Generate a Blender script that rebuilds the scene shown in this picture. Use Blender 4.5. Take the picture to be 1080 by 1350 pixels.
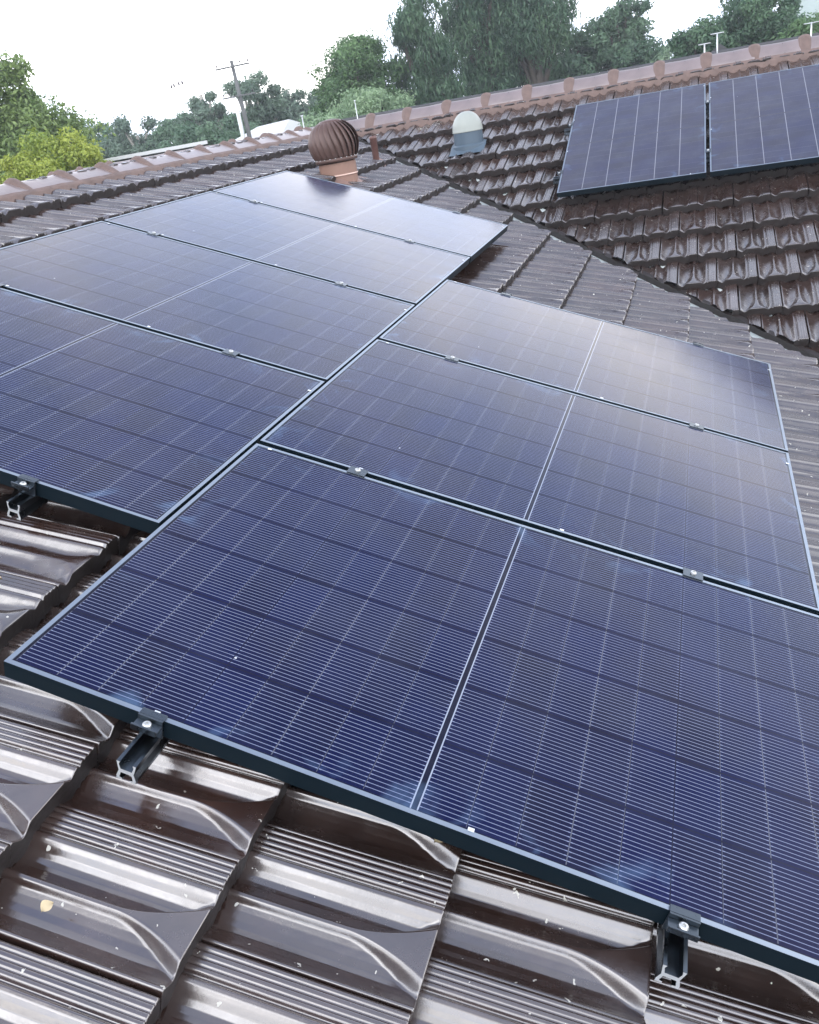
import bpy, bmesh, math, random
import numpy as np
from mathutils import Matrix, Vector, noise

# ------------------------------------------------------------------ scene, camera, light
sc = bpy.context.scene
for o in list(bpy.data.objects):
    bpy.data.objects.remove(o)
COL = sc.collection
R_ = math.radians

CAM_R = [[0.941406, 0.296754, -0.160285], [-0.00678, -0.458488, -0.888675], [-0.337207, 0.837691, -0.429611]]
CAM_POS = (1.2926, -1.0668, 0.8254)
cam_data = bpy.data.cameras.new('camera')
cam = bpy.data.objects.new('camera', cam_data)
COL.objects.link(cam)
rt, dn, fw = [Vector(v) for v in CAM_R]
m = Matrix((rt, -dn, -fw)).transposed().to_4x4()
m.translation = Vector(CAM_POS)
cam.matrix_world = m
cam_data.sensor_fit = 'HORIZONTAL'
cam_data.sensor_width = 36
cam_data.lens = 36 * 1141.87 / 1080
cam_data.shift_x = (540 - 525.46) / 1080
cam_data.shift_y = (699.94 - 675) / 1080
cam_data.clip_start = 0.05
cam_data.clip_end = 2000
sc.camera = cam

SUN_EL, SUN_AZ = 52, 200          # degrees; azimuth measured from +Y clockwise
world = bpy.data.worlds.new('World')
sc.world = world
world.use_nodes = True
wt = world.node_tree
wn, wl = wt.nodes, wt.links
for n in list(wn):
    wn.remove(n)
w_out = wn.new('ShaderNodeOutputWorld')
w_bg = wn.new('ShaderNodeBackground')
w_sky = wn.new('ShaderNodeTexSky')
w_sky.sky_type = 'NISHITA'
w_sky.sun_disc = False
w_sky.sun_elevation = R_(SUN_EL)
w_sky.sun_rotation = R_(SUN_AZ)
w_sky.air_density = 1.0
w_sky.dust_density = 2.5
w_tc = wn.new('ShaderNodeTexCoord')
w_map = wn.new('ShaderNodeMapping')
w_map.inputs['Scale'].default_value = (1.0, 1.0, 1.9)
w_no = wn.new('ShaderNodeTexNoise')
w_no.inputs['Scale'].default_value = 4.2
w_no.inputs['Detail'].default_value = 5
w_no.inputs['Roughness'].default_value = 0.5
w_no.inputs['Distortion'].default_value = 0.3
w_cr = wn.new('ShaderNodeValToRGB')           # patches of thicker and thinner cloud
w_cr.color_ramp.elements[0].position = 0.34
w_cr.color_ramp.elements[0].color = (0.56, 0.67, 0.90, 1)
w_cr.color_ramp.elements[1].position = 0.64
w_cr.color_ramp.elements[1].color = (1.14, 1.09, 1.03, 1)
w_sep = wn.new('ShaderNodeSeparateXYZ')
w_gr = wn.new('ShaderNodeValToRGB')           # white low cloud, a darker blue grey deck overhead
els = w_gr.color_ramp.elements
els[0].position = 0.0; els[0].color = (28.0, 28.0, 28.0, 1)
els[1].position = 1.0; els[1].color = (6.2, 7.0, 8.8, 1)
for pos, c_ in ((.50, (28.5, 28.3, 28.2, 1)), (.62, (19.0, 19.4, 20.2, 1)), (.75, (11.0, 11.6, 13.0, 1)), (.88, (7.2, 7.9, 9.6, 1))):
    e_ = els.new(pos); e_.color = c_
w_dir = wn.new('ShaderNodeMath'); w_dir.operation = 'MULTIPLY_ADD'   # brighter on the side behind the camera
w_dir.inputs[1].default_value = 0.25
w_mul = wn.new('ShaderNodeMixRGB'); w_mul.blend_type = 'MULTIPLY'; w_mul.inputs['Fac'].default_value = 1
w_mix = wn.new('ShaderNodeMixRGB')
w_mix.inputs['Fac'].default_value = 0.95
w_bg.inputs['Strength'].default_value = 0.13
wl.new(w_tc.outputs['Generated'], w_map.inputs['Vector'])
wl.new(w_map.outputs['Vector'], w_no.inputs['Vector'])
wl.new(w_no.outputs['Fac'], w_cr.inputs['Fac'])
wl.new(w_tc.outputs['Generated'], w_sep.inputs['Vector'])
wl.new(w_sep.outputs['Y'], w_dir.inputs[0]); wl.new(w_sep.outputs['Z'], w_dir.inputs[2])
wl.new(w_dir.outputs['Value'], w_gr.inputs['Fac'])
wl.new(w_gr.outputs['Color'], w_mul.inputs['Color1'])
wl.new(w_cr.outputs['Color'], w_mul.inputs['Color2'])
wl.new(w_sky.outputs['Color'], w_mix.inputs['Color1'])
wl.new(w_mul.outputs['Color'], w_mix.inputs['Color2'])
wl.new(w_mix.outputs['Color'], w_bg.inputs['Color'])
wl.new(w_bg.outputs['Background'], w_out.inputs['Surface'])

sun_d = bpy.data.lights.new('sun', 'SUN')
sun_d.energy = 0.5
sun_d.angle = R_(30)
sun_d.color = (1.0, 0.97, 0.93)
sun = bpy.data.objects.new('sun', sun_d)
COL.objects.link(sun)
az, el = R_(SUN_AZ), R_(SUN_EL)
to_sun = Vector((math.sin(az) * math.cos(el), math.cos(az) * math.cos(el), math.sin(el)))
sun.rotation_euler = to_sun.to_track_quat('Z', 'Y').to_euler()

sc.view_settings.view_transform = 'Standard'
sc.view_settings.look = 'None'
sc.view_settings.exposure = 0.0
sc.view_settings.gamma = 1.0
sc.view_settings.use_curve_mapping = False
sc.render.engine = 'CYCLES'
sc.cycles.max_bounces = 8
sc.cycles.diffuse_bounces = 3
sc.cycles.glossy_bounces = 4

random.seed(7)
rng = np.random.default_rng(11)

# ------------------------------------------------------------------ helpers
def mat(name):
    mt = bpy.data.materials.new(name)
    mt.use_nodes = True
    return mt, mt.node_tree.nodes, mt.node_tree.links, mt.node_tree.nodes['Principled BSDF']

def simple(name, col, rough=0.5, metal=0.0, var=0.15, scale=8.0, bump=0.0, bscale=60.0, ior=1.5, rvar=0.1):
    """A plain material whose colour and gloss wander a little over the surface."""
    mt, n, l, b = mat(name)
    tc = n.new('ShaderNodeTexCoord')
    no = n.new('ShaderNodeTexNoise'); no.inputs['Scale'].default_value = scale; no.inputs['Detail'].default_value = 6
    l.new(tc.outputs['Object'], no.inputs['Vector'])
    mx = n.new('ShaderNodeMixRGB')
    mx.inputs['Color1'].default_value = (*[c * (1 - var) for c in col], 1)
    mx.inputs['Color2'].default_value = (*[min(1, c * (1 + var)) for c in col], 1)
    l.new(no.outputs['Fac'], mx.inputs['Fac'])
    l.new(mx.outputs['Color'], b.inputs['Base Color'])
    mr = n.new('ShaderNodeMapRange')
    mr.inputs['To Min'].default_value = max(0.02, rough - rvar); mr.inputs['To Max'].default_value = min(1, rough + rvar)
    l.new(no.outputs['Fac'], mr.inputs['Value']); l.new(mr.outputs['Result'], b.inputs['Roughness'])
    b.inputs['Metallic'].default_value = metal
    b.inputs['IOR'].default_value = ior
    if bump:
        n2 = n.new('ShaderNodeTexNoise'); n2.inputs['Scale'].default_value = bscale; n2.inputs['Detail'].default_value = 4
        l.new(tc.outputs['Object'], n2.inputs['Vector'])
        bp = n.new('ShaderNodeBump'); bp.inputs['Strength'].default_value = bump; bp.inputs['Distance'].default_value = 0.01
        l.new(n2.outputs['Fac'], bp.inputs['Height']); l.new(bp.outputs['Normal'], b.inputs['Normal'])
    return mt

def link(name, me, material=None, parent=None, smooth=False):
    if material is not None:
        for k in (material if isinstance(material, (list, tuple)) else [material]):
            me.materials.append(k)
    if smooth:
        me.polygons.foreach_set('use_smooth', [True] * len(me.polygons))
    o = bpy.data.objects.new(name, me)
    COL.objects.link(o)
    if parent is not None:
        o.parent = parent
    return o

def empty(name, loc, label, cat, group=None, rot=None):
    o = bpy.data.objects.new(name, None)
    COL.objects.link(o)
    o.empty_display_size = 0.2
    o.location = loc
    if rot is not None:
        o.rotation_euler = rot
    tag(o, label, cat, group)
    return o

def tag(o, label=None, cat=None, group=None, kind=None):
    if label: o['label'] = label
    if cat: o['category'] = cat
    if group: o['group'] = group
    if kind: o['kind'] = kind
    return o

class MB:
    """Collects shapes into one mesh."""
    def __init__(s): s.v = []; s.f = []; s.mi = []
    def add(s, v, f, mi=0):
        k = len(s.v); s.v += [tuple(a) for a in v]; s.f += [tuple(i + k for i in q) for q in f]; s.mi += [mi] * len(f)
        return s
    def box(s, lo, hi, mi=0):
        x0, y0, z0 = lo; x1, y1, z1 = hi
        v = [(x0,y0,z0),(x1,y0,z0),(x1,y1,z0),(x0,y1,z0),(x0,y0,z1),(x1,y0,z1),(x1,y1,z1),(x0,y1,z1)]
        return s.add(v, [(3,2,1,0),(4,5,6,7),(0,1,5,4),(1,2,6,5),(2,3,7,6),(3,0,4,7)], mi)
    def hexa(s, v, mi=0):
        return s.add(v, [(3,2,1,0),(4,5,6,7),(0,1,5,4),(1,2,6,5),(2,3,7,6),(3,0,4,7)], mi)
    def tube(s, pts, rad, seg=10, mi=0, cap=True):
        pts = [Vector(p) for p in pts]
        if not isinstance(rad, (list, tuple)): rad = [rad] * len(pts)
        rings = []
        for i, p in enumerate(pts):
            d = (pts[min(i+1, len(pts)-1)] - pts[max(i-1, 0)]).normalized()
            a = d.orthogonal().normalized() if i == 0 else (prev - d * prev.dot(d)).normalized()
            prev = a
            b = d.cross(a)
            rings.append([p + (a * math.cos(t) + b * math.sin(t)) * rad[i] for t in [2*math.pi*k/seg for k in range(seg)]])
        v = [q for r in rings for q in r]
        f = []
        for i in range(len(pts) - 1):
            for k in range(seg):
                f.append((i*seg+k, i*seg+(k+1)%seg, (i+1)*seg+(k+1)%seg, (i+1)*seg+k))
        if cap:
            f.append(tuple(range(seg-1, -1, -1))); f.append(tuple(range((len(pts)-1)*seg, len(pts)*seg)))
        return s.add(v, f, mi)
    def lathe(s, prof, seg=40, c=(0,0,0), mi=0):
        v = []; f = []
        for r, z in prof:
            for k in range(seg):
                t = 2*math.pi*k/seg
                v.append((c[0]+r*math.cos(t), c[1]+r*math.sin(t), c[2]+z))
        for i in range(len(prof)-1):
            for k in range(seg):
                f.append((i*seg+k, i*seg+(k+1)%seg, (i+1)*seg+(k+1)%seg, (i+1)*seg+k))
        return s.add(v, f, mi)
    def prism(s, prof, axis0, axis1, ea, eb, mi=0, mi_end=None):
        """profile (a, b) swept from axis0 to axis1, ea / eb the profile's axes"""
        ea, eb = Vector(ea), Vector(eb); A0, A1 = Vector(axis0), Vector(axis1)
        n = len(prof)
        v = [A0 + ea*a + eb*b for a, b in prof] + [A1 + ea*a + eb*b for a, b in prof]
        f = [(i, (i+1)%n, n+(i+1)%n, n+i) for i in range(n)]
        s.add(v, f, mi)
        k = len(s.v) - 2*n
        e = mi if mi_end is None else mi_end
        s.f += [tuple(k+i for i in range(n-1, -1, -1)), tuple(k+n+i for i in range(n))]; s.mi += [e, e]
        return s
    def build(s, name, material, parent=None, smooth=False, bevel=0.0, recalc=True):
        me = bpy.data.meshes.new(name)
        me.from_pydata(s.v, [], s.f); me.update()
        if isinstance(material, (list, tuple)):
            me.polygons.foreach_set('material_index', s.mi)
        if recalc:
            bm = bmesh.new(); bm.from_mesh(me); bmesh.ops.recalc_face_normals(bm, faces=bm.faces); bm.to_mesh(me); bm.free()
        o = link(name, me, material, parent, smooth)
        if bevel:
            md = o.modifiers.new('bevel', 'BEVEL'); md.width = bevel; md.segments = 2; md.limit_method = 'ANGLE'
        if smooth and smooth != True:
            md = None
        return o

def np_mesh(name, V, F, mi=None):
    """quick mesh of quads from arrays"""
    me = bpy.data.meshes.new(name)
    me.vertices.add(len(V)); me.vertices.foreach_set('co', np.asarray(V, np.float32).ravel())
    me.loops.add(F.size); me.loops.foreach_set('vertex_index', F.astype(np.int32).ravel())
    me.polygons.add(len(F)); me.polygons.foreach_set('loop_start', np.arange(0, F.size, F.shape[1], dtype=np.int32))
    me.update(calc_edges=True); me.validate()
    return me

# ------------------------------------------------------------------ frames of the two roof slopes
P = 0.3483                                    # roof pitch (20 degrees)
cp, sp, tp = math.cos(P), math.sin(P), math.tan(P)
GAUGE, TW = 0.362, 0.2545                     # exposed length and width of a tile
L_, W_, GAP, GAPS = 1.6849, 1.134, 0.0244, 0.0105
XB, YB, ZB = 0.1593, 6.4030, 0.0429
ROW2 = 0.5888
def A(s, r, n=0.0):                            # slope the near panels stand on: s down the slope, r away
    return Vector((s*cp + n*sp, r, -s*sp + n*cp))
def Bp(u, v, n=0.0):                           # slope facing the camera: u to the right, v up the slope
    return Vector((XB+u, YB + v*cp - n*sp, ZB + v*sp + n*cp))
TREF = -0.166                                  # tile reference surface below the panels' top
RIDGE_X, RIDGE_Y = -2.575, 8.74
EAVE_S = 3.75

# ------------------------------------------------------------------ materials
def tile_material(name='glazed_brown_tile'):
    mt, n, l, b = mat(name)
    tc = n.new('ShaderNodeTexCoord')
    at = n.new('ShaderNodeAttribute'); at.attribute_name = 'tone'
    no = n.new('ShaderNodeTexNoise'); no.inputs['Scale'].default_value = 9; no.inputs['Detail'].default_value = 8; no.inputs['Roughness'].default_value = 0.65
    l.new(tc.outputs['Object'], no.inputs['Vector'])
    cr = n.new('ShaderNodeValToRGB')
    cr.color_ramp.elements[0].position = 0.3; cr.color_ramp.elements[0].color = (0.018, 0.010, 0.008, 1)
    cr.color_ramp.elements[1].position = 0.72; cr.color_ramp.elements[1].color = (0.045, 0.027, 0.022, 1)
    l.new(no.outputs['Fac'], cr.inputs['Fac'])
    hv = n.new('ShaderNodeMixRGB'); hv.blend_type = 'MULTIPLY'; hv.inputs['Fac'].default_value = 1
    l.new(cr.outputs['Color'], hv.inputs['Color1']); l.new(at.outputs['Color'], hv.inputs['Color2'])
    # dusty film in broad patches
    nd = n.new('ShaderNodeTexNoise'); nd.inputs['Scale'].default_value = 3.1; nd.inputs['Detail'].default_value = 9; nd.inputs['Roughness'].default_value = 0.7
    l.new(tc.outputs['Object'], nd.inputs['Vector'])
    dr = n.new('ShaderNodeMapRange'); dr.inputs['From Min'].default_value = 0.45; dr.inputs['From Max'].default_value = 0.75; dr.inputs['To Max'].default_value = 0.32
    l.new(nd.outputs['Fac'], dr.inputs['Value'])
    dm = n.new('ShaderNodeMixRGB'); dm.inputs['Color2'].default_value = (0.15, 0.12, 0.115, 1)
    l.new(dr.outputs['Result'], dm.inputs['Fac']); l.new(hv.outputs['Color'], dm.inputs['Color1'])
    # pale specks: droppings and lichen
    vo = n.new('ShaderNodeTexVoronoi'); vo.inputs['Scale'].default_value = 34; vo.inputs['Randomness'].default_value = 1
    nw = n.new('ShaderNodeTexNoise'); nw.inputs['Scale'].default_value = 70
    l.new(tc.outputs['Object'], nw.inputs['Vector'])
    vadd = n.new('ShaderNodeMixRGB'); vadd.blend_type = 'ADD'; vadd.inputs['Fac'].default_value = 0.03
    l.new(tc.outputs['Object'], vadd.inputs['Color1']); l.new(nw.outputs['Color'], vadd.inputs['Color2'])
    l.new(vadd.outputs['Color'], vo.inputs['Vector'])
    sepc = n.new('ShaderNodeSeparateColor'); l.new(vo.outputs['Color'], sepc.inputs['Color'])
    rad = n.new('ShaderNodeMapRange'); rad.inputs['From Min'].default_value = 0.60; rad.inputs['From Max'].default_value = 1.0; rad.inputs['To Min'].default_value = 0.0; rad.inputs['To Max'].default_value = 0.17
    l.new(sepc.outputs['Red'], rad.inputs['Value'])
    lt = n.new('ShaderNodeMath'); lt.operation = 'LESS_THAN'
    l.new(vo.outputs['Distance'], lt.inputs[0]); l.new(rad.outputs['Result'], lt.inputs[1])
    # lichen crusts in a few places
    nl = n.new('ShaderNodeTexNoise'); nl.inputs['Scale'].default_value = 1.7; nl.inputs['Detail'].default_value = 2
    l.new(tc.outputs['Object'], nl.inputs['Vector'])
    nf = n.new('ShaderNodeTexNoise'); nf.inputs['Scale'].default_value = 48; nf.inputs['Detail'].default_value = 6; nf.inputs['Roughness'].default_value = .7; nf.inputs['Distortion'].default_value = .8
    l.new(tc.outputs['Object'], nf.inputs['Vector'])
    ma = n.new('ShaderNodeMath'); ma.operation = 'MULTIPLY_ADD'; ma.inputs[1].default_value = .75; l.new(nl.outputs['Fac'], ma.inputs[0]); l.new(nf.outputs['Fac'], ma.inputs[2])
    mg = n.new('ShaderNodeMath'); mg.operation = 'GREATER_THAN'; mg.inputs[1].default_value = 1.17; l.new(ma.outputs['Value'], mg.inputs[0])
    mxx = n.new('ShaderNodeMath'); mxx.operation = 'MAXIMUM'; l.new(mg.outputs['Value'], mxx.inputs[0]); l.new(lt.outputs['Value'], mxx.inputs[1])
    lt = mxx
    sm = n.new('ShaderNodeMixRGB'); sm.inputs['Color2'].default_value = (0.50, 0.49, 0.43, 1)
    l.new(lt.outputs['Value'], sm.inputs['Fac']); l.new(dm.outputs['Color'], sm.inputs['Color1'])
    l.new(sm.outputs['Color'], b.inputs['Base Color'])
    # gloss
    nr = n.new('ShaderNodeTexNoise'); nr.inputs['Scale'].default_value = 14; nr.inputs['Detail'].default_value = 8; nr.inputs['Roughness'].default_value = 0.7
    l.new(tc.outputs['Object'], nr.inputs['Vector'])
    rr = n.new('ShaderNodeMapRange'); rr.inputs['From Min'].default_value = 0.3; rr.inputs['From Max'].default_value = 0.7; rr.inputs['To Min'].default_value = 0.13; rr.inputs['To Max'].default_value = 0.33
    l.new(nr.outputs['Fac'], rr.inputs['Value'])
    ra = n.new('ShaderNodeMath'); ra.operation = 'ADD'
    l.new(rr.outputs['Result'], ra.inputs[0])
    m2 = n.new('ShaderNodeMath'); m2.operation = 'MULTIPLY'; m2.inputs[1].default_value = 0.4
    l.new(lt.outputs['Value'], m2.inputs[0]); l.new(m2.outputs['Value'], ra.inputs[1])
    l.new(ra.outputs['Value'], b.inputs['Roughness'])
    b.inputs['IOR'].default_value = 2.5
    b.inputs['Specular IOR Level'].default_value = 0.55
    nb = n.new('ShaderNodeTexNoise'); nb.inputs['Scale'].default_value = 16; nb.inputs['Detail'].default_value = 4; nb.inputs['Roughness'].default_value = 0.6
    l.new(tc.outputs['Object'], nb.inputs['Vector'])
    bp = n.new('ShaderNodeBump'); bp.inputs['Strength'].default_value = 0.16; bp.inputs['Distance'].default_value = 0.005
    l.new(nb.outputs['Fac'], bp.inputs['Height']); l.new(bp.outputs['Normal'], b.inputs['Normal'])
    return mt

M_tile = tile_material()
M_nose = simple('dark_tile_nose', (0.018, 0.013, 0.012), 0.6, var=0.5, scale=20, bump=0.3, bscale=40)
M_under = simple('dark_sarking', (0.012, 0.010, 0.010), 0.9)
M_mortar = simple('red_brown_pointing', (0.160, 0.110, 0.094), 0.7, var=0.5, scale=14, bump=0.5, bscale=45)
M_cap = simple('glazed_ridge_tile', (0.20, 0.155, 0.15), 0.30, var=0.5, scale=5, bump=0.25, bscale=22, ior=2.0, rvar=0.08)
M_zinc = simple('valley_metal', (0.66, 0.73, 0.72), 0.34, metal=0.3, var=0.2, scale=5, bump=0.2, bscale=12)
M_frame = simple('anodised_frame_lit', (0.33, 0.38, 0.44), 0.4, metal=1.0, var=0.06, scale=30, rvar=0.06)  # frame metal lightened to carry the sky sheen on its top lip
M_side = simple('frame_side_shaded', (0.003, 0.009, 0.014), 0.5, metal=0.0, var=0.2, scale=10, ior=1.25)  # same frame, darkened to carry the shade on its sides
M_rail = simple('rail_aluminium', (0.11, 0.13, 0.15), 0.28, metal=1.0, var=0.1, scale=20)
M_cut = simple('cut_aluminium', (0.80, 0.83, 0.84), 0.3, metal=0.6, var=0.08, scale=50)
M_bolt = simple('bolt_steel', (0.62, 0.63, 0.62), 0.3, metal=0.7, var=0.05, scale=50)
M_back = simple('panel_backsheet', (0.02, 0.02, 0.025), 0.6)

def cell_material(name, gap_light):
    """Object space: x down the panel's length, y across its width, 6 columns of half cells, 16 fine wires a cell."""
    mt, n, l, b = mat(name)
    tc = n.new('ShaderNodeTexCoord'); sx = n.new('ShaderNodeSeparateXYZ')
    l.new(tc.outputs['Object'], sx.inputs['Vector'])
    def mth(op, a, c=None, c2=None):
        k = n.new('ShaderNodeMath'); k.operation = op
        for i, q in enumerate((a, c, c2)):
            if q is None: continue
            if isinstance(q, (int, float)): k.inputs[i].default_value = q
            else: l.new(q, k.inputs[i])
        return k.outputs['Value']
    X, Y = sx.outputs['X'], sx.outputs['Y']
    EDGE = 0.013
    COLW = (W_ - 2*EDGE) / 6
    half = L_ / 2
    CG = 0.0075                                # half of the centre gap
    cellx = (half - CG - EDGE - 0.003) / 9
    xa = mth('ABSOLUTE', mth('SUBTRACT', X, half))          # distance from centre line
    xc = mth('SUBTRACT', xa, CG)
    fx = mth('MODULO', xc, cellx)                          # within half cell
    fy = mth('MODULO', mth('SUBTRACT', Y, EDGE), COLW)
    # masks
    in_x = mth('MULTIPLY', mth('GREATER_THAN', xc, 0.0), mth('LESS_THAN', xc, cellx*9))
    in_y = mth('MULTIPLY', mth('GREATER_THAN', Y, EDGE), mth('LESS_THAN', Y, W_-EDGE))
    gx = mth('MINIMUM', fx, mth('SUBTRACT', cellx, fx))      # distance to cell gap along length
    gy = mth('MINIMUM', fy, mth('SUBTRACT', COLW, fy))
    cellm = mth('MULTIPLY', mth('MULTIPLY', mth('GREATER_THAN', gx, 0.0008), mth('GREATER_THAN', gy, 0.0012)), mth('MULTIPLY', in_x, in_y))
    # wires: run along x; 16 in a column
    wp = (COLW - 0.012) / 16
    wy = mth('MODULO', mth('SUBTRACT', fy, 0.006), wp)
    wd = mth('ABSOLUTE', mth('SUBTRACT', wy, wp/2))
    nv = n.new('ShaderNodeTexNoise'); nv.inputs['Scale'].default_value = 5; nv.inputs['Detail'].default_value = 3
    l.new(tc.outputs['Object'], nv.inputs['Vector'])
    # thicker soldered ends beside each cell gap
    endm = mth('MULTIPLY', mth('LESS_THAN', gx, 0.006), 0.0004)
    wire = mth('LESS_THAN', wd, mth('ADD', 0.00072, endm))
    wire = mth('MULTIPLY', wire, mth('MULTIPLY', mth('GREATER_THAN', gy, 0.006), mth('GREATER_THAN', gx, 0.0012)))
    wire = mth('MULTIPLY', wire, mth('MULTIPLY', in_x, in_y))
    # collector ribbons either side of the centre gap and light cell joints
    rib = mth('MULTIPLY', mth('LESS_THAN', mth('ABSOLUTE', mth('SUBTRACT', xa, CG-0.0008)), 0.0013), in_y)
    # every second joint between half cells shows as a thin pale line on some columns
    cellid = mth('ADD', mth('FLOOR', mth('DIVIDE', xc, cellx)), mth('MULTIPLY', mth('FLOOR', mth('DIVIDE', Y, COLW)), 7.0))
    wnz = n.new('ShaderNodeTexWhiteNoise'); wnz.noise_dimensions = '1D'; l.new(cellid, wnz.inputs['W'])
    cid2 = mth('FLOOR', mth('DIVIDE', xc, cellx))
    wn2 = n.new('ShaderNodeTexWhiteNoise'); wn2.noise_dimensions = '1D'; l.new(mth('ADD', cid2, 3.7), wn2.inputs['W'])
    joint = mth('MULTIPLY', mth('LESS_THAN', gx, 0.0010), mth('MULTIPLY', mth('GREATER_THAN', wn2.outputs['Value'], 0.35), mth('MULTIPLY', in_x, in_y)))
    joint = mth('MULTIPLY', joint, mth('GREATER_THAN', gy, 0.003))
    # colours
    base = n.new('ShaderNodeMixRGB')
    base.inputs['Color1'].default_value = (0.006, 0.007, 0.020, 1)       # black gaps behind the glass
    cc = n.new('ShaderNodeMixRGB')
    cc.inputs['Color1'].default_value = (0.0010, 0.0045, 0.050, 1)
    cc.inputs['Color2'].default_value = (0.004, 0.004, 0.016, 1)
    hmix = n.new('ShaderNodeMath'); hmix.operation = 'MULTIPLY_ADD'; l.new(wnz.outputs['Value'], hmix.inputs[0]); hmix.inputs[1].default_value = 0.35; l.new(nv.outputs['Fac'], hmix.inputs[2])
    l.new(mth('SUBTRACT', hmix.outputs['Value'], 0.2), cc.inputs['Fac'])
    l.new(cc.outputs['Color'], base.inputs['Color2']); l.new(cellm, base.inputs['Fac'])
    w1 = n.new('ShaderNodeMixRGB'); w1.inputs['Color2'].default_value = (0.185, 0.215, 0.33, 1)
    l.new(base.outputs['Color'], w1.inputs['Color1']); l.new(mth('MULTIPLY', wire, 0.05 if gap_light else 1.0), w1.inputs['Fac'])
    w2 = n.new('ShaderNodeMixRGB'); w2.inputs['Color2'].default_value = (0.34, 0.38, 0.48, 1)
    l.new(w1.outputs['Color'], w2.inputs['Color1']); l.new(mth('MULTIPLY', rib, 0.02 if gap_light else 0.85), w2.inputs['Fac'])
    w3 = n.new('ShaderNodeMixRGB'); w3.inputs['Color2'].default_value = (0.45, 0.48, 0.58, 1)
    l.new(w2.outputs['Color'], w3.inputs['Color1'])
    l.new(mth('MULTIPLY', joint, 0.2), w3.inputs['Fac'])
    last = w3
    if gap_light:
        w4 = n.new('ShaderNodeMixRGB'); w4.inputs['Color2'].default_value = (0.62, 0.64, 0.72, 1)
        l.new(w3.outputs['Color'], w4.inputs['Color1'])
        cg = mth('MULTIPLY', mth('LESS_THAN', gy, 0.0028), mth('MULTIPLY', in_x, mth('MULTIPLY', mth('GREATER_THAN', Y, 0.05), mth('LESS_THAN', Y, W_-0.05))))
        l.new(mth('MULTIPLY', cg, gap_light), w4.inputs['Fac']); last = w4
    # dried rain marks and dust on the glass
    ns = n.new('ShaderNodeTexNoise'); ns.inputs['Scale'].default_value = 3.5; ns.inputs['Detail'].default_value = 8; ns.inputs['Roughness'].default_value = 0.7
    l.new(tc.outputs['Object'], ns.inputs['Vector'])
    dr = n.new('ShaderNodeMapRange'); dr.inputs['From Min'].default_value = 0.42; dr.inputs['From Max'].default_value = 0.8; dr.inputs['To Min'].default_value = 0.16 if gap_light else 0.0; dr.inputs['To Max'].default_value = 0.30 if gap_light else 0.05
    l.new(ns.outputs['Fac'], dr.inputs['Value'])
    w5 = n.new('ShaderNodeMixRGB'); w5.inputs['Color2'].default_value = (0.20, 0.21, 0.25, 1) if gap_light else (0.22, 0.26, 0.36, 1)
    l.new(last.outputs['Color'], w5.inputs['Color1']); l.new(dr.outputs['Result'], w5.inputs['Fac'])
    vs = n.new('ShaderNodeTexVoronoi'); vs.inputs['Scale'].default_value = 5
    l.new(tc.outputs['Object'], vs.inputs['Vector'])
    sp_ = mth('LESS_THAN', vs.outputs['Distance'], 0.016)
    # pale blue reflections painted in patches near the corners and edges
    ed = mth('MINIMUM', mth('MINIMUM', X, mth('SUBTRACT', L_, X)), mth('MINIMUM', Y, mth('SUBTRACT', W_, Y)))
    em = n.new('ShaderNodeMapRange'); em.inputs['From Min'].default_value = 0.012; em.inputs['From Max'].default_value = 0.11; em.inputs['To Min'].default_value = 1; em.inputs['To Max'].default_value = 0
    l.new(ed, em.inputs['Value'])
    en = n.new('ShaderNodeTexNoise'); en.inputs['Scale'].default_value = 6.5; en.inputs['Detail'].default_value = 5; en.inputs['Distortion'].default_value = 1.2
    oi = n.new('ShaderNodeObjectInfo'); ov = n.new('ShaderNodeVectorMath'); ov.operation = 'ADD'
    l.new(tc.outputs['Object'], ov.inputs[0]); l.new(oi.outputs['Location'], ov.inputs[1]); l.new(ov.outputs['Vector'], en.inputs['Vector'])
    er = n.new('ShaderNodeMapRange'); er.inputs['From Min'].default_value = 0.56; er.inputs['From Max'].default_value = 0.72; er.inputs['To Max'].default_value = 0.26
    l.new(en.outputs['Fac'], er.inputs['Value'])
    w5b = n.new('ShaderNodeMixRGB'); w5b.inputs['Color2'].default_value = (0.20, 0.34, 0.56, 1)
    l.new(w5.outputs['Color'], w5b.inputs['Color1']); l.new(mth('MULTIPLY', em.outputs['Result'], er.outputs['Result']), w5b.inputs['Fac'])
    w5 = w5b
    w6 = n.new('ShaderNodeMixRGB'); w6.inputs['Color2'].default_value = (0.6, 0.62, 0.66, 1)
    l.new(w5.outputs['Color'], w6.inputs['Color1']); l.new(mth('MULTIPLY', sp_, 0.8), w6.inputs['Fac'])
    l.new(w6.outputs['Color'], b.inputs['Base Color'])
    rr = n.new('ShaderNodeMapRange'); rr.inputs['From Min'].default_value = 0.3; rr.inputs['From Max'].default_value = 0.75; rr.inputs['To Min'].default_value = 0.10; rr.inputs['To Max'].default_value = 0.17
    l.new(ns.outputs['Fac'], rr.inputs['Value']); l.new(rr.outputs['Result'], b.inputs['Roughness'])
    b.inputs['IOR'].default_value = 1.265
    return mt
M_cells = cell_material('black_cells_under_glass', 0.0)
M_cells2 = cell_material('black_cells_with_pale_joints', 0.34)

# ------------------------------------------------------------------ the tiled house
house = empty('tiled_house', (RIDGE_X, 3.0, -4.3), 'low house roofed in glossy dark brown interlocking tiles, standing under all the solar panels', 'house')
H_INV = Matrix.Translation(-Vector(house.location))
def under_house(o):
    o.parent = house
    o.matrix_parent_inverse = H_INV
    return o

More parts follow.
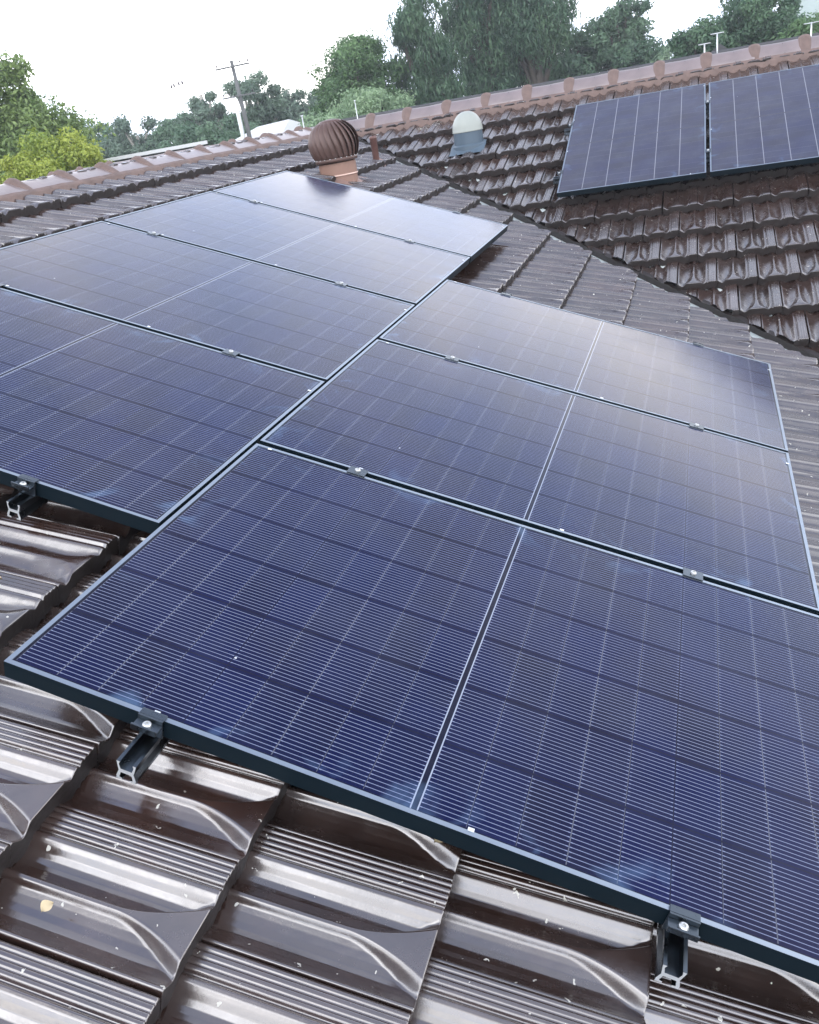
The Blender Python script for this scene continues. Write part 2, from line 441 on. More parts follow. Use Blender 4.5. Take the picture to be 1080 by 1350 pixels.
U_PROF = np.array([(0,-14),(1.2,-6),(2.5,8),(4.5,13.5),(8,15),(12,13.2),(20,8),(32,1.5),(45,-3),(58,-4.5),(71,-3.5),(84,0),(94,4),(99,6.5),(102,8),
    (106,9),(110,8),(113,6.5),(118,4),(128,0),(140,-3.5),(150,-4),(160,-2),(169,3),(177,10),(184,15),(190,17),(195,15),(198,12),(200.5,13),
    (202.5,18.5),(206,20),(210,19.5),(212,17.8),(214,17.8),(216,19.5),(220,20),(223,19.5),(225,17.8),(227,17.8),(229,19.5),(233,20),(236.5,19.5),(238.5,17.8),(240.5,17.8),(242.5,19.5),(246,20),(250,18.5),(252,14),(253.3,-14)], float)/1000
U_LOW = U_PROF[[0,2,4,7,10,13,15,17,20,22,24,26,28,30,32,34,38,40,43,46,48,49]]
A_HI = [-.03,0,.02,.05,.09,.13,.17,.20,.22,.24,.26,.28,.30,.32,.335,.347,.355,.3595,.3618,.3625,.3622,.361]
A_LOW = [-.03,.06,.15,.22,.27,.32,.35,.3605,.3622,.361]
def densify(a, step):
    a = np.atleast_2d(np.array(a, float).T).T; out = [a[0]]
    for q_ in a[1:]:
        k = max(1, int(math.ceil((abs(q_[0]-out[-1][0]))/step))) if 1 else 1
        p_ = out[-1]
        for i in range(1, k+1): out.append(p_+(q_-p_)*i/k)
    return np.array(out)
def tile_patch(U, As):
    u = U[:,0]; h0 = U[:,1]
    As = np.array(As)
    a = As[:,None]*np.ones_like(u)[None,:]
    k = np.clip((a-.60*GAUGE)/(.40*GAUGE),0,1)**1.7
    wr = .0018 + .044*k
    du = np.abs(u[None,:]-.106)
    bw = .010+.020*k; blend = np.clip((wr+bw-du)/bw,0,1); blend = blend*blend*(3-2*blend)
    top = .0135 + .003*k
    h = h0[None,:]*(1-blend) + np.maximum(h0[None,:],top)*blend
    # troughs dish a little deeper towards the nose
    tro = np.exp(-((u-.052)/.022)**2) + np.exp(-((u-.150)/.016)**2)
    h = h - .003*tro[None,:]*np.clip(a/GAUGE,0,1)*(1-blend)
    h = h*1.25
    lift = .044*np.clip(a/GAUGE,-.1,1)
    h = h + lift
    n = len(As)
    drop = np.zeros(n); drop[-1] = .058; drop[-2] = .008; drop[-3] = .0025
    if n > 12: drop[-4] = .0007
    h = h - drop[:,None]
    return np.tile(u, (n,1)), a, h

def tile_field(name, org, du, ds, nn, s_nose0, u_phase, k0, k1, umin, umax, hi_test, keep, clips, parent_):
    """courses k0..k1 (nose at s_nose0 + k*GAUGE); tiles across umin..umax; keep(center) culls, clips trims"""
    org, du, ds, nn = [np.array(v, float) for v in (org, du, ds, nn)]
    VH = []; FH = []; TN = []; MI = []; off = 0
    patches = {2: tile_patch(densify(U_PROF, .0018), densify([[a] for a in A_HI[:-4]], .0045)[:,0].tolist()+A_HI[-4:]), 1: tile_patch(U_PROF, A_LOW), 0: tile_patch(U_LOW, A_LOW)}
    for k in range(k0, k1):
        ph = u_phase + (TW/2 if k % 2 else 0) + (rng.random()-.5)*.006
        j0 = int(math.floor((umin-ph)/TW)); j1 = int(math.ceil((umax-ph)/TW))
        for j in range(j0, j1):
            uc = ph + j*TW; s0 = s_nose0 + (k-1)*GAUGE
            c = org + du*(uc+TW/2) + ds*(s0+GAUGE/2)
            if not keep(c): continue
            pu, pa, phh = patches[int(hi_test(c))]
            jit = rng.normal(0, 1, 5)
            uu = uc + pu + jit[0]*.0010 + jit[1]*.004*(pa-GAUGE/2)
            ss = s0 + pa + jit[2]*.0016
            hh = phh + jit[3]*.0011 + jit[4]*.008*(pu-TW/2)
            V = org + uu[...,None]*du + ss[...,None]*ds + hh[...,None]*nn
            na, nu = uu.shape
            idx = np.arange(na*nu).reshape(na, nu)
            F = np.stack([idx[:-1,:-1], idx[1:,:-1], idx[1:,1:], idx[:-1,1:]], -1).reshape(-1,4) + off
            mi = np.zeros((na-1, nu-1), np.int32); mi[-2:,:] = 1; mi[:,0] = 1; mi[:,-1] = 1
            MI.append(mi.ravel())
            VH.append(V.reshape(-1,3)); FH.append(F); off += na*nu
            t = 0.78 + 0.5*rng.random(); w = rng.random()*.16
            TN.append(np.tile([t*(1+w), t, t*(1-w*.4), 1.0], (na*nu, 1)))
    V = np.concatenate(VH); F = np.concatenate(FH); T = np.concatenate(TN)
    me = np_mesh(name, V, F)
    ca = me.color_attributes.new('tone', 'FLOAT_COLOR', 'POINT')
    ca.data.foreach_set('color', T.astype(np.float32).ravel())
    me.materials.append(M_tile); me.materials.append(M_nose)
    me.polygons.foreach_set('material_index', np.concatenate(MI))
    if clips:
        bm = bmesh.new(); bm.from_mesh(me)
        for co, no_ in clips:
            bmesh.ops.bisect_plane(bm, geom=bm.verts[:]+bm.edges[:]+bm.faces[:], plane_co=co, plane_no=no_, clear_outer=True)
        bm.to_mesh(me); bm.free()
    me.polygons.foreach_set('use_smooth', [True]*len(me.polygons))
    o = link(name, me)
    return under_house(o)

# valley line: A: z = -x tp - d ; B: z = ZB + (y-YB) tp - d  ->  x + y = YB - ZB/tp
VAL = YB - ZB/tp
def vdist(c): return (c[0]+c[1]-VAL)/math.sqrt(2)       # >0: on the camera-facing slope's side
q2 = 1/math.sqrt(2)
cpos = np.array(CAM_POS)
orgA = A(0, 0, TREF)
roofA = tile_field('tiled_roof_slope', orgA, (0,1,0), (cp,0,-sp), (sp,0,cp), .222, -.2775, -8, 10, -3.0, 9.5,
    lambda c: 2 if np.linalg.norm(c-cpos) < 2.2 else 1, lambda c: vdist(c) < .2, [((VAL-.22, 0, 0), (q2,q2,0)), ((RIDGE_X, 0, 0), (-1,0,0))], house)
roofA['label'] = 'near slope of the roof carrying seven panels'
nB = (0, -sp, cp)
orgB = Bp(0, 0, TREF)
roofB = tile_field('tiled_roof_slope', orgB, (1,0,0), (0,-cp,-sp), nB, .627, .8475-XB, -8, 12, -1.9-.9, 6.6,
    lambda c: 1, lambda c: vdist(c) > -.2, [((VAL-.01, 0, 0), (-q2,-q2,0)), ((0, RIDGE_Y, 0), (0,1,0))], house)
roofB['label'] = 'slope facing the camera, ending at the valley'
# the rear slopes, seen only from elsewhere
zr = -RIDGE_X*tp + TREF/cp
orgC = Vector((RIDGE_X, 0, zr))
VAL2 = RIDGE_X - RIDGE_Y
roofC = tile_field('tiled_roof_slope', orgC, (0,-1,0), (-cp,0,-sp), (-sp,0,cp), .36, 0, 0, 11, -9.4, 3.0,
    lambda c: False, lambda c: (c[0]-c[1]-VAL2) > -.5, [((VAL2+.1, 0, 0), (-q2,q2,0))], house)
orgB2 = orgB
roofB2 = tile_field('tiled_roof_slope', orgB, (1,0,0), (0,-cp,-sp), nB, .627, .8475-XB, -8, 10, -6.45, -2.5,
    lambda c: False, lambda c: (c[0]-c[1]-VAL2) < .5 and c[0] < RIDGE_X+.2, [((VAL2-.05, 0, 0), (q2,-q2,0)), ((0, RIDGE_Y, 0), (0,1,0))], house)
zrB = ZB + (RIDGE_Y-YB)*tp + TREF/cp
roofD = tile_field('tiled_roof_slope', Vector((0, RIDGE_Y, zrB)), (-1,0,0), (0,cp,-sp), (0,sp,cp), .36, 0, 0, 9, -6.6, 6.3,
    lambda c: False, lambda c: True, [], house)

# dark underlay a little below the tiles, closed slabs
def slab(pts, th, name, mt):
    m_ = MB(); k = len(pts)
    up = [Vector(p) for p in pts]; lo = [p - Vector((0,0,th)) for p in up]
    m_.add(up+lo, [tuple(range(k)), tuple(range(2*k-1, k-1, -1))] + [(i, k+i, k+(i+1)%k, (i+1)%k) for i in range(k)])
    return under_house(m_.build(name, mt))
dz = -.055
def zA(x): return -x*tp + TREF/cp + dz
def zB_(y): return ZB + (y-YB)*tp + TREF/cp + dz
xe = EAVE_S*cp
ye = YB - (ZB + xe*tp)/tp                      # the eave of the facing slope at the same height
slab([(RIDGE_X,-3.0,zA(RIDGE_X)),(xe,-3.0,zA(xe)),(xe,VAL-xe,zA(xe)),(RIDGE_X,VAL-RIDGE_X,zA(RIDGE_X))], .05, 'roof_underlay', M_under)
slab([(RIDGE_X,VAL-RIDGE_X,zA(RIDGE_X)),(xe,VAL-xe,zA(xe)),(6.6,ye,zB_(ye)),(6.6,RIDGE_Y,zB_(RIDGE_Y)),(RIDGE_X,RIDGE_Y,zB_(RIDGE_Y))], .05, 'roof_underlay', M_under)

# valley gutter: a shallow folded strip
g = MB()
T0, T1 = (RIDGE_X, VAL-RIDGE_X), (xe+.1, VAL-xe-.1)
prof = [(-.20, .050), (-.13,.022), (-.10,.010), (-.03,-.014), (0,-.022), (.03,-.014), (.10,.012), (.20,.050)]
vs = []
N = 60
for i in range(N+1):
    t = i/N
    x = T0[0]+(T1[0]-T0[0])*t; y = T0[1]+(T1[1]-T0[1])*t
    z = -x*tp + TREF/cp
    for d, h in prof:
        wob = .003*noise.noise((x*6, d*20, 0))
        vs.append((x+d*q2, y+d*q2, z + abs(d)*q2*tp*1.0 - .012 + h*.25 + wob))
k = len(prof)
g.add(vs, [(i*k+j, (i+1)*k+j, (i+1)*k+j+1, i*k+j+1) for i in range(N) for j in range(k-1)])
valley = under_house(g.build('valley_gutter', M_zinc, smooth=True))
valley['label'] = 'pale metal gutter lining the valley between the two slopes'

# dark broken strip along the facing slope's cut tiles, stands in for overhang shade
ce = MB(); vs = []; NN = 150
for i in range(NN+1):
    t = i/NN; x = T0[0]+.15+(T1[0]-T0[0]-.15)*t; y = VAL-.012-x + .010*noise.noise((x*9, 0, 5))
    z = -x*tp + TREF/cp
    hh = .026 + .012*noise.noise((x*14, 3, 1))
    vs += [(x, y, z-.045), (x, y, z+hh), (x+.03, y+.03, z+hh+.002), (x+.03, y+.03, z-.045)]
ce.add(vs, [(i*4+j, (i+1)*4+j, (i+1)*4+j+1, i*4+j+1) for i in range(NN) for j in range(3)])
under_house(ce.build('cut_edge_shade', M_nose))

# ridge capping: bedding mortar with one half round tile after another
def ridge(along, start, count, pitch, cx, zc, half, name_label, crest, ridge_z):
    """along 'y' or 'x'; cx = the other horizontal coordinate of the ridge"""
    def pt(a, d, z): return (cx+d, a, z) if along == 'y' else (a, cx+d, z)
    m_ = MB(); a0 = start-.05; a1 = start+count*pitch+.05
    nseg = max(8, int((a1-a0)/.035)); vs = []
    tt = ridge_z + .030                         # level of the tile tops at the ridge line
    hc = crest - tt
    rr = half*.68
    zlow = tt - rr*tp + hc*.34
    pr = [(-half, -.035), (-half*.985, .026), (-half*.85, .036), (-rr*1.02, hc*.36), (-rr*.8, hc*.40), (rr*.8, hc*.40), (rr*1.02, hc*.36), (half*.85, .036), (half*.985, .026), (half, -.035)]
    for i in range(nseg+1):
        a = a0+(a1-a0)*i/nseg
        for j,(d,h) in enumerate(pr):
            e = .012*noise.noise((a*5.1, d*3, 1.7)) + .008*noise.noise((a*17, d*3, 4.7))
            ed = j < 3 or j > len(pr)-4
            vs.append(pt(a, d+(math.copysign(1, d)*e if ed else 0), tt - abs(d)*tp + h + (e*.25 if ed else 0)))
    k = len(pr)
    m_.add(vs, [(i*k+j, i*k+j+1, (i+1)*k+j+1, (i+1)*k+j) for i in range(nseg) for j in range(k-1)])
    bed = under_house(m_.build('ridge_bedding', M_mortar, smooth=True))
    bed['label'] = name_label
    K = 17
    def arc(grow, rise, low):
        out = []
        for i in range(K):
            t = math.pi*i/(K-1)
            x_ = -math.cos(t)
            sl = 1 - (math.sqrt(x_*x_+.02)-.141)/(math.sqrt(1.02)-.141)
            out.append((x_*rr*grow, (zlow-low) + (crest+rise-zlow+low)*sl**.85))
        return out
    m2 = MB(); v = []
    st = [(.0,.97,-.004),(.05,1.0,.0),(.22,.985,-.004),(.36,1.0,.0),(pitch-.01,1.03,.004)]
    for a, gw, ri in st:
        v += [pt(a, d, z) for d, z in arc(gw, ri, 0)]
    m2.add(v, [(i*K+j, i*K+j+1, (i+1)*K+j+1, (i+1)*K+j) for i in range(len(st)-1) for j in range(K-1)])
    proto = m2.build('ridge_tile', M_cap, smooth=True)
    md = proto.modifiers.new('thick', 'SOLIDIFY'); md.thickness = .012; md.offset = -1
    m3 = MB(); v = []
    for a, gw, ri in [(-.060,.99,-.006),(-.054,1.04,.010),(-.030,1.10,.024),(.000,1.12,.027),(.026,1.10,.022),(.046,1.04,.008),(.050,.99,-.006)]:
        v += [pt(a, d, z) for d, z in arc(gw, ri, .014)]
    m3.add(v, [(i*K+j, i*K+j+1, (i+1)*K+j+1, (i+1)*K+j) for i in range(6) for j in range(K-1)])
    strap = m3.build('joint_pointing', M_mortar, smooth=True)
    for i in range(count):
        for src in (proto, strap):
            c = src if i == 0 else src.copy()
            if i: COL.objects.link(c)
            off = start + i*pitch + random.uniform(-.006,.006)
            c.parent = bed; c.matrix_parent_inverse = Matrix.Identity(4)
            loc = Vector((0, off, 0)) if along == 'y' else Vector((off, 0, 0))
            c.location = loc + Vector((0, 0, random.uniform(-.003,.003)))
            c.rotation_euler = (0,0,0)
    return bed
CAPP = .452
ridge('y', 3.49-14*CAPP, 25, CAPP, RIDGE_X, 0, .178, 'bedding along the ridge above the near panels', .822, zr)
ridge('x', -1.26-12*.427, 29, .427, RIDGE_Y, 0, .170, 'bedding along the ridge above the far two panels', .838, zrB)

# walls, soffit and gutters, below the picture
M_wall = simple('painted_brick_wall', (0.42, 0.36, 0.30), 0.85, var=0.12, scale=3, bump=0.4, bscale=18)
M_gut = simple('brown_gutter', (0.10, 0.06, 0.05), 0.4)
ze = zA(xe)
w = MB()
w.box((-5.0,-2.4,-4.3), (xe-.5, VAL-xe+1.0, ze-.12)); w.box((-5.8, VAL-xe+1.003, -4.3), (6.0, 11.6, ze-.12))
under_house(w.build('wall', M_wall))
gm = MB(); gm.box((xe-.02,-3.0,ze-.13), (xe+.10,VAL-xe-.15,ze-.01)); gm.box((xe+.104, ye-.12, ze-.131), (6.6, ye+.01, ze-.011))
under_house(gm.build('gutter', M_gut, bevel=.01))
ga = MB()
ga.add([(-5.9,-2.9,ze-.14),(xe,-2.9,ze-.14),(RIDGE_X,-2.9,zr-.08),(-5.9,-2.93,ze-.14),(xe,-2.93,ze-.14),(RIDGE_X,-2.93,zr-.08)], [(0,1,2),(5,4,3),(0,3,4,1),(1,4,5,2),(2,5,3,0)])
under_house(ga.build('gable', M_wall))
for xg in (-6.3, 6.45):
    ga = MB(); ga.add([(xg,ye+.1,ze-.14),(xg,2*RIDGE_Y-ye-.1,ze-.14),(xg,RIDGE_Y,zrB-.08),(xg+.03,ye+.1,ze-.14),(xg+.03,2*RIDGE_Y-ye-.1,ze-.14),(xg+.03,RIDGE_Y,zrB-.08)], [(0,1,2),(5,4,3),(0,3,4,1),(1,4,5,2),(2,5,3,0)])
    under_house(ga.build('gable', M_wall))

# ------------------------------------------------------------------ solar panels
def rotA():   # local x down slope, y away, z normal
    return Matrix(((cp,0,sp),(0,1,0),(-sp,0,cp))).to_4x4()
def rotB():   # local x down the slope, y to the right, z normal
    ex = Vector((0,-cp,-sp)); ey = Vector((1,0,0)); ez = ex.cross(ey)
    return Matrix((ex, ey, ez)).transposed().to_4x4()
def make_panel(cells):
    root = bpy.data.objects.new('solar_panel', None); COL.objects.link(root); root.empty_display_size = .2
    lip, th = .0105, .040
    f = MB()
    # L, W outline: four bars, mitred; sky sheen on top and shade on the sides put into the colours
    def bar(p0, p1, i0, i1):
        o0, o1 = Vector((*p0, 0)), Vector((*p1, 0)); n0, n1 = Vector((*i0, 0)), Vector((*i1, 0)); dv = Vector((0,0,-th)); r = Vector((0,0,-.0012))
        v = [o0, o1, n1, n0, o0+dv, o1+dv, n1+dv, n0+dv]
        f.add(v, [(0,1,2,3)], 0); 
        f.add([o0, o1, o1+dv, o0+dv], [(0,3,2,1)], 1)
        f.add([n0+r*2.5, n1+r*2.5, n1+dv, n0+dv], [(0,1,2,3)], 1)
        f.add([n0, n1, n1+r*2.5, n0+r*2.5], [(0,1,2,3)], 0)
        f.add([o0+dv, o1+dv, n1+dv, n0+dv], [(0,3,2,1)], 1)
    c = [(0,0),(L_,0),(L_,W_),(0,W_)]; ci = [(lip,lip),(L_-lip,lip),(L_-lip,W_-lip),(lip,W_-lip)]
    for i in range(4): bar(c[i], c[(i+1)%4], ci[i], ci[(i+1)%4])
    me_o = f.build('frame', [M_frame, M_side], root)
    g_ = MB(); g_.box((lip-.0005, lip-.0005, -.0065), (L_-lip+.0005, W_-lip+.0005, -.0018))
    go = g_.build('cell_sheet', cells, root)
    bk = MB(); bk.box((lip+.001, lip+.001, -.0095), (L_-lip-.001, W_-lip-.001, -.0068)); bk.box((L_/2-.05, W_*.5-.04, -.026), (L_/2+.05, W_*.5+.04, -.0096))
    bk.build('backsheet', M_back, root)
    # small drain clips sitting on the long and short lips
    for (x, y) in ((.33*L_/1.7, lip+.002), (.05, W_-lip-.002), (L_-lip-.002, W_*.9), (.95, lip+.002)):
        cl = MB(); cl.box((x-.006, y-.004, .0002), (x+.006, y+.004, .0018)); cl.build('drain_clip', M_cut, me_o, bevel=.0006)
    return root
def copy_tree(o, parent=None):
    c = o.copy(); COL.objects.link(c)
    if parent is not None:
        c.parent = parent; c.matrix_parent_inverse = o.matrix_parent_inverse.copy()
    for ch in list(o.children): copy_tree(ch, c)
    return c
GP = 'solar panels on the near slope'
p0 = make_panel(M_cells)
tiltA = rotA()
spotsA = [(0, 0, "largest foreground solar panel, deep blue with bright fine wires"),
          (0, 1, "right column's middle solar panel, just behind the foreground panel"),
          (0, 2, "right column's farthest solar panel with a dark reflection in its far corner"),
          (-GAPS-L_, 0, "left column's nearest solar panel, above the protruding rail end"),
          (-GAPS-L_, 1, "left column's second solar panel, thin dark centre line on cloudy glass"),
          (-GAPS-L_, 2, "left column's third solar panel, pale glass without visible cells"),
          (-GAPS-L_, 3, "left column's farthest solar panel, reflecting the turbine vent beside it")]
panels = []
for i, (s, k, lab) in enumerate(spotsA):
    o = p0 if i == 0 else copy_tree(p0)
    r = k*(W_+GAP) + (ROW2 if s < 0 else 0)
    mm = tiltA.copy(); mm.translation = A(s, r, 0)
    mm = mm @ Matrix.Rotation(R_((0, .06, -.05, 0, -.07, .05, -.04)[i]), 4, 'Z')
    o.matrix_world = mm
    tag(o, lab, 'solar panel', GP)
    panels.append(o)
pb = make_panel(M_cells2)
for i, lab in enumerate(('left panel of the pair on the far slope, grey glass with pale lines',
                         'right panel of the pair on the far slope, cut by the photo edge')):
    o = pb if i == 0 else copy_tree(pb)
    mm = rotB(); mm.translation = Bp(i*(W_+GAP*1.15), L_, 0)
    o.matrix_world = mm
    tag(o, lab, 'solar panel', 'solar panels on the far slope')

# ------------------------------------------------------------------ rails with their clamps
RP = [(-20,45),(-13,45),(-15,38),(-11.5,27),(11.5,27),(15,38),(13,45),(20,45),(18,34),(15.5,22),(20,8),(20,0),(8,0),(8,4),(14,5),(11,18),(-11,18),(-14,5),(-8,4),(-8,0),(-20,0),(-20,8),(-15.5,22),(-18,34)]
RP = [(a/1000, b/1000) for a, b in RP]
def rail(loc, rotm, length, pitch, first, npan, label, group):
    """local x along slope, y along the rail; z normal. top of the rail just under the frames"""
    root = empty('mounting_rail', (0,0,0), label, 'rail', group)
    m_ = MB(); m_.prism(RP, (0,0,0), (0,length,0), (1,0,0), (0,0,1), 0, 1)
    m_.build('rail_profile', [M_rail, M_cut], root)
    def clamp(y, end):
        c = MB()
        h = .045 + .0405                         # level of the frames' top
        if end:
            s_ = end                               # -1: clamp faces the near end
            wdt = .026
            # Z shaped bracket: lip over the frame, upright, foot on the rail
            c.box((-wdt, y-.004, h+.001), (wdt, y+.011, h+.0045)) if end < 0 else c.box((-wdt, y-.011, h+.001), (wdt, y+.004, h+.0045))
            ya, yb = (y-.0085, y-.0045) if end < 0 else (y+.0045, y+.0085)
            c.box((-wdt, ya, .046), (wdt, yb, h+.0045))
            yc, yd = (y-.030, y-.0087) if end < 0 else (y+.0087, y+.030)
            c.box((-wdt, yc, h-.010), (wdt, yd, h-.006))
            ye_, yf = (y-.034, y-.0302) if end < 0 else (y+.0302, y+.034)
            c.box((-wdt, ye_, h-.012), (wdt, yf, h+.002))
            yb_ = (yc+yd)/2; zb = h-.006
        else:
            wdt = .028
            c.box((-wdt, y-.021, h+.001), (wdt, y+.021, h+.004)); yb_ = y; zb = h+.004
            c.box((-wdt+.004, y-.007, .046), (wdt-.004, y+.007, h+.0008))
        co = c.build('clamp', M_rail, root, bevel=.0008)
        b_ = MB()
        b_.lathe([(0,0),(.0085,0),(.0085,.0045),(.0065,.0065),(.0035,.007),(.003,.003),(0,.003)], 20, (0, yb_, zb+.0002))
        b_.build('bolt', M_bolt, co, smooth=False)
    y0 = first
    clamp(y0, -1)
    for i in range(1, npan): clamp(y0 + i*pitch - GAP/2, 0)
    clamp(y0 + npan*pitch - GAP, 1)
    # feet down to the battens
    for i in range(max(2, int(length/1.1))):
        y = .45 + i*1.12
        if y > length-.1: break
        f_ = MB()
        f_.box((.021, y-.02, -.06), (.026, y+.02, .030)); f_.box((-.09, y-.02, -.064), (.026, y+.02, -.0602)); f_.box((-.094,y-.02,-.11),(-.0902,y+.02,-.0602))
        f_.build('tile_hook', M_side, root, bevel=.001)
    mm = rotm.copy(); mm.translation = loc
    root.matrix_world = mm
    return root
RN = -.0855
PI_ = W_ + GAP
for i, (s, r0, n_, lab) in enumerate((
        (.325, -.088, 3, 'short rail end poking out under the left part of the foreground panel edge'),
        (1.330, -.075, 3, 'rail end poking out under the right part of the foreground panel edge'),
        (-.390, ROW2-.062, 4, 'rail end at the left edge of the photo, under the near left hand panel'),
        (-1.403, ROW2-.062, 4, 'upper rail of the left hand column, hidden except for two clamps between panels'))):
    rail(A(s, r0, RN), tiltA, (PI_*n_ - r0 + (ROW2 if n_ == 4 else 0) + .05), PI_, -r0 + (ROW2 if n_ == 4 else 0), n_, lab, 'rails under the near panels')
# rails of the far pair run to the right; local x down slope, y right
for v, lab in ((.36, 'lower rail under the far pair of panels, its stub out on the left'), (1.28, 'upper rail under the far pair of panels, its stub out on the left')):
    rail(Bp(-.075, v, RN), rotB(), 2*PI_+.15, PI_*1.003, .075, 2, lab, 'rails under the far panels')

# ------------------------------------------------------------------ turbine vent
M_vane = simple('brown_vane', (0.105, 0.062, 0.052), 0.42, metal=0.15, var=0.2, scale=14)
M_throat = simple('terracotta_throat', (0.27, 0.16, 0.12), 0.55, var=0.14, scale=9, bump=0.1, bscale=30)
M_seal = simple('pale_sealant', (0.72, 0.52, 0.44), 0.5)
M_flash = simple('terracotta_flashing', (0.24, 0.155, 0.13), 0.5, var=0.22, scale=8, bump=0.5, bscale=14)
VX, VY = -1.565, 6.14
vz = -VX*tp + TREF/cp + .02
vent = empty('turbine_vent', (VX, VY, vz), 'spinning brown turbine vent on a terracotta throat, just behind the farthest left panel', 'roof vent')
t_ = MB(); t_.lathe([(.150,-.10),(.150,.035),(.153,.038),(.153,.128),(.146,.131)], 48); t_.build('throat', M_throat, vent, smooth=True).modifiers.new('edge','EDGE_SPLIT').split_angle = R_(35)
r_ = MB()
for i in range(49):
    pass
r_.tube([(.1535*math.cos(a), .1535*math.sin(a), .033) for a in [2*math.pi*k/48 for k in range(49)]], .0055, 8, cap=False); r_.build('seal_ring', M_seal, vent, smooth=True)
# flashing: follows the slope, wrinkled over the tile ribs
fl = MB(); vs = []; nx, ny = 26, 30
for i in range(nx+1):
    for j in range(ny+1):
        s = -.30 + .60*i/nx; r = -.27 + .56*j/ny
        d = math.hypot(s*cp, r)
        h = .032 + .006*math.sin(r*2*math.pi/.085) + .004*noise.noise((s*9, r*9, 3))
        h += .018*math.exp(-((max(0,d-.15))/.015)**2)
        edge = min(i, nx-i, j, ny-j)
        if edge == 0: h -= .02
        vs.append((s*cp + h*sp, r, -s*sp + h*cp - .03))
fl.add(vs, [(i*(ny+1)+j, (i+1)*(ny+1)+j, (i+1)*(ny+1)+j+1, i*(ny+1)+j+1) for i in range(nx) for j in range(ny)])
fl.build('flashing', M_flash, vent, smooth=True)
RM = .208
def headR(v):  # v 0..1 bottom to top
    t = math.radians(-38 + 112*v)
    return RM*math.cos(t)**.85 if math.cos(t) > 0 else 0
def headZ(v):
    return .278 + .165*math.sin(math.radians(-38+112*v))*1.0/math.sin(math.radians(74)) * (1.0 if v > .34 else 1.15)
NV = 24
vsrc = MB(); v_ = []
nw, nh = 5, 14
for j in range(nh+1):
    v = j/nh
    for i in range(nw+1):
        k_ = i/nw
        ang = (k_*1.42)*2*math.pi/NV - .42*v
        rr = headR(v) - .030*k_*math.sin(math.pi*min(1,max(0,v*.96+.02)))**.5
        v_.append((rr*math.cos(ang), rr*math.sin(ang), headZ(v)))
vsrc.add(v_, [(j*(nw+1)+i, j*(nw+1)+i+1, (j+1)*(nw+1)+i+1, (j+1)*(nw+1)+i) for j in range(nh) for i in range(nw)])
vane0 = vsrc.build('vane', M_vane, vent, smooth=True)
md = vane0.modifiers.new('t','SOLIDIFY'); md.thickness = .0016
for i in range(1, NV):
    c = vane0.copy(); COL.objects.link(c); c.parent = vent; c.rotation_euler = (0,0,i*2*math.pi/NV)
c_ = MB(); rt_ = headR(1.0); c_.lathe([(rt_+.030, headZ(1)-.022),(rt_+.028, headZ(1)-.010),(rt_+.012, headZ(1)+.001),(rt_*.5, headZ(1)+.009),(.012, headZ(1)+.011),(.001,headZ(1)+.011)], 40)
c_.build('top_cap', M_vane, vent, smooth=True)
rb = MB(); zb0 = headZ(0); rb.lathe([(headR(0)-.010, zb0-.02),(headR(0)+.004, zb0-.02),(headR(0)+.005, zb0+.008),(headR(0)-.006,zb0+.01)], 48)
ringo = rb.build('bottom_ring', M_vane, vent, smooth=True)
rv = MB()
for i in range(NV):
    a = 2*math.pi*(i+.3)/NV; rv.lathe([(0,.0),(.0042,.0),(.004,.004),(0,.005)], 6, ((headR(0)+.009)*math.cos(a), (headR(0)+.009)*math.sin(a), zb0+.006))
rv.build('rivets', M_cut, ringo)
ic = MB(); ic.lathe([(.09,.12),(.09,headZ(1)-.03)], 24); ic.build('inner_core', M_under, vent, smooth=True)

# ------------------------------------------------------------------ vent pipe
M_pipe = simple('brown_pipe', (0.13, 0.065, 0.055), 0.45, var=0.2)
PX, PY = -1.62, 7.28
pz = -PX*tp + TREF/cp + .0
pipe = empty('vent_pipe', (PX, PY, pz), 'thin brown upright vent pipe between the turbine vent and the valley', 'vent pipe')
q_ = MB(); q_.lathe([(.030,-.05),(.031,.225),(.034,.227),(.034,.255),(.025,.256),(.025,.2)], 20); q_.build('pipe', M_pipe, pipe, smooth=True)
q_ = MB(); vs = []
for i in range(13):
    for j in range(15):
        s = -.16+.34*i/12; r = -.17+.36*j/14; d = math.hypot(s, r)
        h = .020 + .006*math.sin(r*2*math.pi/.085) + .05*math.exp(-(max(0,d-.03)/.03)**2)
        vs.append((s*cp+h*sp, r, -s*sp+h*cp-.01))
q_.add(vs, [(i*15+j, (i+1)*15+j, (i+1)*15+j+1, i*15+j+1) for i in range(12) for j in range(14)])
q_.build('flashing', M_flash, pipe, smooth=True)

# ------------------------------------------------------------------ domed vent on the far slope
M_dome = simple('cream_dome', (0.33, 0.355, 0.325), 0.42, var=0.06, scale=20)
M_slate = simple('slate_blue_base', (0.075, 0.11, 0.145), 0.42, var=0.15, scale=9)
DX, DY = -.86, 7.86
dz0 = ZB + (DY-YB)*tp + TREF/cp
dome = empty('domed_vent', (DX, DY, dz0), 'cream domed roof vent with a slate blue base, alone on the far slope', 'roof vent')
q_ = MB(); q_.lathe([(.165,-.02),(.162,.040),(.150,.048),(.141,.052),(.139,.165),(.135,.17)], 48)
q_.build('base', M_slate, dome, smooth=True).modifiers.new('e','EDGE_SPLIT').split_angle = R_(35)
q_ = MB(); pr = [(.146,.160),(.148,.164)] + [(.145*math.cos(R_(a))**.9, .172+.165*math.sin(R_(a))) for a in range(0, 90, 9)] + [(.001,.337)]
q_.lathe(pr, 48); q_.build('dome', M_dome, dome, smooth=True)
q_ = MB(); vs = []
